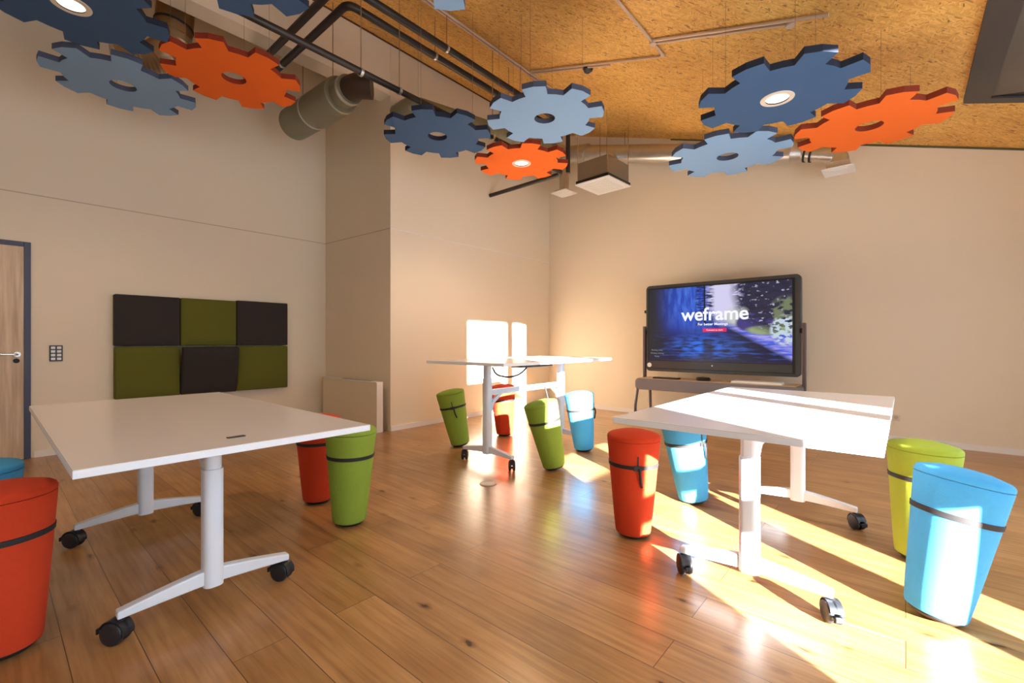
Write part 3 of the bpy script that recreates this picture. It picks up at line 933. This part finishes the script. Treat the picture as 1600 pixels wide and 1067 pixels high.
# metal elbow duct top left
t = thing('ventilation_duct', 'shiny elbow duct with a ribbed hose in the top left behind the gears', 'ventilation duct', (0, 0, 0), 0, 'ventilation ducts')
obj('duct_elbow', T(smoothpath([(-5.25, .80, 4.56), (-5.25, 1.20, 4.46), (-5.25, 1.16, 4.00)], 8, .3), .15, 28), ELBOW, t, smooth=True)
obj('joint_ring', T([(-5.25, 1.168, 4.10), (-5.25, 1.166, 4.085)], .158, 28), RUBBER, t, smooth=True)
hp = smoothpath([(-5.25, 1.16, 4.01), (-5.25, 1.15, 3.86), (-5.3, .95, 3.68), (-5.32, .74, 3.63)], 14, .2)
obj('ribbed_hose', T(hp, .1, 24, rfun=lambda i: .135 + (.010 if i % 2 else 0)), mat('ribbed_foil', rgb(170, 148, 120), .35, metal=.7), t, smooth=True)
hanger(t, -5.25, .9, 4.58, zc(-5.25) , .005)

# conduits on the ceiling
def onceil(x, y, off=.02): return (x, y, zc(x) - off)


t = thing('ceiling_conduit', 'pair of thin conduits running along the board ceiling with an angled branch', 'conduit', (0, 0, 0), 0, 'ceiling conduits')
for off in (0, .05):
    obj('conduit_run', T([onceil(-3.43 + off, 1.6), onceil(-3.43 + off, 5.2)], .011, 10), CONDUIT, t, smooth=True)
t = thing('ceiling_conduit', 'thin conduits crossing the board ceiling to a corner beside the black sensor', 'conduit', (0, 0, 0), 0, 'ceiling conduits')
for off in (0, .05):
    obj('conduit_run', T(smoothpath([onceil(-3.36, 4.20 + off), onceil(-1.72, 4.14 + off), onceil(-1.70, 4.0)] if off == 0 else [onceil(-3.36, 4.25), onceil(-2.3, 4.21)], 4, .05), .011, 10), CONDUIT, t, smooth=True)
t = thing('ceiling_conduit', 'thin conduits leading from the top of the photo to above the dark blue gear', 'conduit', (0, 0, 0), 0, 'ceiling conduits')
obj('conduit_run', T([onceil(-1.70, 1.9), onceil(-1.70, 4.14)], .011, 10), CONDUIT, t, smooth=True)
obj('conduit_branch', T([onceil(-1.68, 3.90), onceil(-.62, 3.85)], .011, 10), CONDUIT, t, smooth=True)
obj('conduit_branch', T([onceil(-1.68, 3.85), onceil(-.40, 3.79)], .012, 10), CONDUIT, t, smooth=True)
for (x, y) in ((-1.70, 3.88), (-.64, 3.85)):
    obj('junction', lathe(bmesh.new(), [(0, -.02), (.03, -.02), (.03, .02), (0, .02)], 16, M=Matrix.Translation(onceil(x, y))), CONDUIT, t, smooth=True)
# sensor
t = thing('ceiling_sensor', 'small black dome sensor on the board ceiling', 'sensor', onceil(-2.595, 4.258, 0))
obj('sensor_base', lathe(bmesh.new(), [(0, .01), (.055, .01), (.055, -.03), (0, -.03)], 24, M=Matrix.Rotation(R(17.6), 4, 'Y')), BLACK, t, smooth=True)
obj('sensor_dome', lathe(bmesh.new(), [(.04, -.03), (.036, -.05), (.02, -.064), (0, -.068)], 24, M=Matrix.Rotation(R(17.6), 4, 'Y'), capb=False), BEZEL, t, smooth=True)

# skylight with dark frame and closed blind
bm = bmesh.new()
def slab(bm, xa, xb, ya, yb, z0, z1):
    prism(bm, [(xa, ya, zc(xa) - z0), (xb, ya, zc(xb) - z0), (xb, ya, zc(xb) - z1), (xa, ya, zc(xa) - z1)], (0, yb - ya, 0))
sx0, sx1, sy0, sy1 = .365, 1.55, 2.75, 5.36
slab(bm, sx0, sx0 + .15, sy0, sy1, 0, .03)
slab(bm, sx1 - .15, sx1, sy0, sy1, 0, .03)
slab(bm, sx0 + .15, sx1 - .15, sy1 - .10, sy1, 0, .03)
slab(bm, sx0 + .15, sx1 - .15, sy0, sy0 + .10, 0, .03)
wn = struct('window_5', bm, DARKFRAME)
bm = bmesh.new(); slab(bm, sx0 + .15, sx1 - .15, sy0 + .1, sy1 - .1, .003, .012)
obj('blind', bm, SHADE, wn)
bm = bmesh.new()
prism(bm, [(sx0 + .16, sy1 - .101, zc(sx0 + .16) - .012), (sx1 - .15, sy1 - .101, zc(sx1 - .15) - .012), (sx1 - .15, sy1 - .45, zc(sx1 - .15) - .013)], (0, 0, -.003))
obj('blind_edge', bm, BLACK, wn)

# ------------------------------------------------------------------ screen on its stand
def screen_material():
    m = bpy.data.materials.new('forest_road_picture'); m.use_nodes = True
    nt = m.node_tree; N = nt.nodes; L = nt.links; b = N['Principled BSDF']
    tc = N.new('ShaderNodeTexCoord')
    sp = N.new('ShaderNodeSeparateXYZ'); L.new(tc.outputs['Generated'], sp.inputs[0])
    X = sp.outputs[0]; Z = sp.outputs[2]

    def math_(op, a, b_=None, c=None, clamp=False):
        n = N.new('ShaderNodeMath'); n.operation = op; n.use_clamp = clamp
        for i, q in enumerate((a, b_, c)):
            if q is None: continue
            if isinstance(q, (int, float)): n.inputs[i].default_value = q
            else: L.new(q, n.inputs[i])
        return n.outputs[0]

    def blob(cx, cz, rx, rz, soft=1.0):
        dx = math_('DIVIDE', math_('SUBTRACT', X, cx), rx); dz = math_('DIVIDE', math_('SUBTRACT', Z, cz), rz)
        r = math_('SQRT', math_('ADD', math_('MULTIPLY', dx, dx), math_('MULTIPLY', dz, dz)))
        return math_('SUBTRACT', 1.0, r, clamp=True)

    def mix(f, a, c):
        n = N.new('ShaderNodeMix'); n.data_type = 'RGBA'; n.clamp_factor = True
        if isinstance(f, (int, float)): n.inputs[0].default_value = f
        else: L.new(f, n.inputs[0])
        if isinstance(a, tuple): n.inputs[6].default_value = a
        else: L.new(a, n.inputs[6])
        if isinstance(c, tuple): n.inputs[7].default_value = c
        else: L.new(c, n.inputs[7])
        return n.outputs[2]

    def noise(scale, stretch=(1, 1, 1), rot=0, lo=.4, hi=.6, det=6):
        mp = N.new('ShaderNodeMapping'); mp.inputs['Scale'].default_value = stretch; mp.inputs['Rotation'].default_value = (0, rot, 0)
        L.new(tc.outputs['Generated'], mp.inputs['Vector'])
        n = N.new('ShaderNodeTexNoise'); n.inputs['Scale'].default_value = scale; n.inputs['Detail'].default_value = det
        L.new(mp.outputs[0], n.inputs['Vector'])
        r = N.new('ShaderNodeMapRange'); r.inputs[1].default_value = lo; r.inputs[2].default_value = hi
        L.new(n.outputs['Fac'], r.inputs[0])
        return r.outputs[0]
    col = rgb(26, 26, 52)
    # blue light through mist on the left
    col = mix(math_('MULTIPLY', blob(.36, .75, .36, .70), 1.5, clamp=True), col, rgb(20, 70, 190))
    col = mix(math_('MULTIPLY', math_('MULTIPLY', blob(.38, .82, .34, .5), noise(5, (6, 1, .9), .5, .42, .6)), .8, clamp=True), col, rgb(90, 140, 235))
    # dark ground left, streaked
    g = math_('MULTIPLY', math_('SUBTRACT', .46, Z), 5.0, clamp=True)
    col = mix(math_('MULTIPLY', g, .85), col, rgb(16, 20, 60))
    col = mix(math_('MULTIPLY', math_('MULTIPLY', g, noise(5, (1.4, 1, 7), .1, .52, .7)), .9), col, rgb(40, 90, 190))
    col = mix(math_('MULTIPLY', math_('MULTIPLY', blob(.42, .2, .3, .22), noise(6, (2, 1, 6), .12, .4, .6)), 1.4, clamp=True), col, rgb(20, 110, 235))
    # bright pale sky gap in the middle top
    col = mix(math_('MULTIPLY', blob(.57, .88, .14, .44), 2.6, clamp=True), col, rgb(214, 210, 244))
    col = mix(math_('MULTIPLY', blob(.66, .58, .10, .16), 2.0, clamp=True), col, rgb(200, 204, 200))
    # road: a pale violet wedge sweeping to the lower right
    c1 = math_('ADD', .50, math_('MULTIPLY', math_('SUBTRACT', X, .58), -.62))
    rw = math_('ADD', .025, math_('MULTIPLY', math_('SUBTRACT', X, .56), .40))
    d = math_('ABSOLUTE', math_('SUBTRACT', Z, math_('SUBTRACT', c1, .02)))
    road = math_('MULTIPLY', math_('SUBTRACT', rw, d), 16.0, clamp=True)
    road = math_('MULTIPLY', road, math_('GREATER_THAN', X, .555))
    col = mix(math_('MULTIPLY', road, .95), col, mix(noise(7, (1.2, 1, 5), .5, .4, .6), rgb(60, 90, 226), rgb(172, 168, 236)))
    # hills and hedge right
    col = mix(math_('MULTIPLY', blob(.78, .50, .14, .13), 6.0, clamp=True), col, rgb(64, 56, 128))
    col = mix(math_('MULTIPLY', blob(.87, .41, .17, .07), 3.5, clamp=True), col, rgb(150, 166, 120))
    fol = math_('MULTIPLY', blob(.96, .93, .36, .62), 5.0, clamp=True)
    col = mix(math_('MULTIPLY', fol, noise(13, (1, 1, 1.3), .0, .40, .50)), col, rgb(34, 36, 66))
    col = mix(math_('MULTIPLY', math_('MULTIPLY', fol, noise(30, (1, 1, 1), .0, .60, .66)), .8), col, rgb(200, 205, 235))
    col = mix(math_('MULTIPLY', math_('MULTIPLY', blob(.97, .62, .12, .22), noise(18, (1, 1, 1), .0, .46, .56)), 3.0, clamp=True), col, rgb(112, 124, 92))
    col = mix(math_('MULTIPLY', math_('MULTIPLY', blob(.96, .40, .10, .20), noise(26, (1, 1, 1), .0, .46, .54)), 5.0, clamp=True), col, rgb(196, 214, 230))
    # dark conifer in the middle and its mirror below
    tx = math_('ABSOLUTE', math_('SUBTRACT', X, .435))
    trunk = math_('MULTIPLY', math_('SUBTRACT', .006, tx), 900.0, clamp=True)
    crown = math_('MULTIPLY', math_('SUBTRACT', .075, tx), 40.0, clamp=True)
    upz = math_('GREATER_THAN', Z, .48)
    col = mix(math_('MULTIPLY', math_('MULTIPLY', crown, upz), noise(9, (1.6, 1, 5), .4, .44, .56)), col, rgb(16, 32, 88))
    col = mix(math_('MULTIPLY', trunk, upz), col, rgb(12, 16, 44))
    low = math_('MULTIPLY', math_('SUBTRACT', .05, math_('ABSOLUTE', math_('SUBTRACT', X, .46))), 40.0, clamp=True)
    col = mix(math_('MULTIPLY', math_('MULTIPLY', low, math_('LESS_THAN', Z, .30)), .75), col, rgb(24, 34, 50))
    # dark edge at the left and right
    col = mix(math_('MULTIPLY', math_('SUBTRACT', .17, X), 7.0, clamp=True), col, rgb(34, 36, 44))
    col = mix(math_('MULTIPLY', math_('SUBTRACT', .07, Z), 14.0, clamp=True), col, rgb(36, 34, 60))
    L.new(col, b.inputs['Emission Color']); b.inputs['Emission Strength'].default_value = .95
    b.inputs['Base Color'].default_value = (.012, .012, .014, 1); b.inputs['Roughness'].default_value = .22
    return m


def text_mesh(name, body, size, loc, m, parent, bold=0.0, depth=.0008):
    cu = bpy.data.curves.new(name, 'FONT'); cu.body = body; cu.size = size; cu.extrude = depth; cu.offset = bold
    cu.align_x = 'CENTER'; cu.align_y = 'CENTER'
    o = bpy.data.objects.new(name + '_curve', cu); C.objects.link(o)
    dg = bpy.context.evaluated_depsgraph_get()
    me = bpy.data.meshes.new_from_object(o.evaluated_get(dg))
    me.name = name
    bpy.data.objects.remove(o); bpy.data.curves.remove(cu)
    me.materials.clear(); me.materials.append(m)
    ob = bpy.data.objects.new(name, me); C.objects.link(ob)
    ob.parent = parent; ob.location = loc; ob.rotation_euler = (R(90), 0, 0)
    return ob


SX0, SX1, SZ0, SZ1, SYF = -2.795, -.910, .690, 1.890, 6.15
sc = thing('display_screen', 'large flat display showing a blue forest road picture, on a wheeled stand', 'screen', ((SX0 + SX1) / 2, SYF, 0))
hw = (SX1 - SX0) / 2


def rrect(x0, x1, z0, z1, r, y, n=6):
    o = []
    for cx_, cz_, a0 in ((x1 - r, z1 - r, 0), (x0 + r, z1 - r, 90), (x0 + r, z0 + r, 180), (x1 - r, z0 + r, 270)):
        for k in range(n + 1):
            a = R(a0 + 90 * k / n)
            o.append((cx_ + r * math.cos(a), y, cz_ + r * math.sin(a)))
    return o


casing = obj('casing', prism(bmesh.new(), rrect(-hw, hw, SZ0, SZ1, .055, 0), (0, .08, 0)), BEZEL, sc, smooth=True, bevel=.006)
obj('inner_frame', B(-hw + .030, hw - .060, -.004, .002, SZ0 + .035, SZ1 - .040), BLACK, sc)
pic = obj('picture_panel', B(-hw + .045, hw - .088, -.008, -.003, SZ0 + .150, SZ1 - .060), screen_material(), sc)
obj('lower_bezel', B(-hw + .045, hw - .088, -.007, -.0035, SZ0 + .045, SZ0 + .143), BEZEL, sc, bevel=.002)
TXT = mat('white_screen_text', (0, 0, 0, 1), .5, emis=(.92, .94, 1, 1), estr=1.0)
PINK = mat('pink_screen_button', (0, 0, 0, 1), .5, emis=rgb(224, 26, 96), estr=1.0)
zc_t = 1.455
text_mesh('title_text', 'weframe', .235, (-.02, -.0095, zc_t), TXT, pic, bold=.0045)
text_mesh('tagline_text', 'For better Meetings', .046, (-.035, -.0095, zc_t - .125), TXT, pic, bold=.0008)
obj('button_banner', B(-.155, .135, -.0098, -.0085, zc_t - .225, zc_t - .178), PINK, pic)
text_mesh('button_text', 'Connect to start', .030, (-.01, -.0108, zc_t - .201), TXT, pic)
GTX = mat('grey_screen_text', (0, 0, 0, 1), .5, emis=(.25, .25, .28, 1), estr=1.0)
for k, s_ in enumerate(('Meeting room', 'Wireless sharing', 'Ready')):
    text_mesh('corner_text', s_, .028, (-hw + .165, -.0095, .985 - .043 * k), GTX, pic)
obj('round_sticker', lathe(bmesh.new(), [(0, 0), (.032, 0), (.032, .002), (0, .002)], 28, M=Matrix.Translation((-hw + .052, -.006, SZ0 + .085)) @ Matrix.Rotation(PI / 2, 4, 'X')), WHITE, sc, smooth=True)
obj('power_button', lathe(bmesh.new(), [(0, 0), (.009, 0), (.009, .004), (0, .004)], 16, M=Matrix.Translation((-.04, -.007, SZ0 + .10)) @ Matrix.Rotation(PI / 2, 4, 'X')), WHITE, sc)
obj('side_knob', lathe(bmesh.new(), [(0, 0), (.022, 0), (.022, .04), (0, .04)], 18, M=Matrix.Translation((-hw - .035, .04, 1.53)) @ Matrix.Rotation(PI / 2, 4, 'Y')), BLACK, sc, smooth=True)

st = thing('screen_stand', 'bronze grey wheeled stand with a long shelf carrying the large screen', 'screen stand', ((SX0 + SX1) / 2, 6.1, 0))
for s in (-1, 1):
    x = s * (hw + .028)
    obj('side_post', B(x - .018, x + .018, .035, .095, .44, 1.32), STANDM, st, bevel=.006)
    obj('post_bracket', B(min(x, x - s * .05), max(x, x - s * .05), .05, .12, 1.20, 1.26), BLACK, st, bevel=.003)
shelf = obj('shelf', prism(bmesh.new(), rrect(-hw - .03, hw + .03, .45, .60, .045, -.24), (0, .40, 0)), SHELFM, st, smooth=True, bevel=.006)
obj('shelf_top', B(-hw + .01, hw - .01, -.235, .15, .600, .606), SHELFTOP, shelf)
for s in (-1, 1):
    x = s * (hw - .0)
    pts = smoothpath([(x, -.22, .47), (x - .0, -.30, .22), (x, -.29, .10), (x, -.10, .055), (x, .20, .055), (x, .18, .47)], 8, .12)
    obj('curved_leg', T(pts, .020, 16), STANDM, st, smooth=True)
    for y in (-.27, .19):
        cm = Matrix.Translation((x, y, .025)) @ Matrix.Rotation(PI / 2, 4, 'Y')
        obj('wheel', lathe(bmesh.new(), [(0, -.012), (.025, -.012), (.025, .012), (0, .012)], 20, M=cm), CASTER, st, smooth=True)
# things on the shelf
t = tag(obj('keyboard', B(-.17, .17, -.06, .06, 0, .018), BLACK, bevel=.006, loc=(-2.42, 5.96, .607)), 'flat black keyboard on the stand shelf, left below the screen', 'keyboard')
t = tag(obj('camera_puck', lathe(bmesh.new(), [(0, 0), (.085, 0), (.09, .02), (.075, .04), (.03, .046), (0, .047)], 32), BLACK, smooth=True, loc=(-1.95, 5.98, .607)), 'round black conference device on the stand shelf', 'conference device')
t = thing('document_tray', 'flat white tray lying on the right half of the stand shelf', 'tray', (-1.33, 5.98, .607))
obj('tray_base', B(-.27, .27, -.09, .09, 0, .012), WHITE, t, bevel=.003)
obj('tray_lid', B(-.265, .265, -.085, .085, .012, .024), ACGRILLE, t, bevel=.003)

# floor socket
t = thing('floor_socket', 'round metal floor socket lid in the planks before the tall table', 'floor socket', (-2.45, 2.55, 0))
obj('socket_ring', lathe(bmesh.new(), [(.050, .0005), (.066, .0005), (.066, .004), (.060, .007), (.050, .007)], 36, capb=False, capt=False), CONDUIT, t, smooth=True)
obj('socket_lid', lathe(bmesh.new(), [(0, .0005), (.050, .0005), (.050, .006), (0, .006)], 36), WHITE_TRIM, t, smooth=True)

# cables of the tall table
def cable_at(name, pts, r, label):
    o = obj(name, T(smoothpath(pts, 8), r, 10), RUBBER, None, smooth=True)
    return tag(o, label, 'cable', 'cables of the tall table')


cable_at('hanging_cable', [(-2.845 + .035, 2.98, .87), (-2.83, 3.05, .80), (-2.80, 3.20, .765), (-2.78, 3.36, .80), (-2.76, 3.46, .90)], .009,
         'thin dark cable sagging in a loop below the tall table top')
cc = smoothpath([(-2.70, 3.62, .66), (-2.68, 3.66, .50), (-2.67, 3.67, .36), (-2.66, 3.70, .28), (-2.66, 3.66, .22), (-2.66, 3.62, .28), (-2.67, 3.65, .36)], 8)
o = obj('coiled_cable', T(cc, .009, 10), RUBBER, None, smooth=True)
tag(o, 'dark coiled power cable hanging from the crossbar of the tall table', 'cable', 'cables of the tall table')
tray = obj('cable_tray', B(-.07, .07, -.24, .24, -.045, 0), DARKFRAME, TM, bevel=.006)
tray.location = (.10, -.02, .932 - .027)
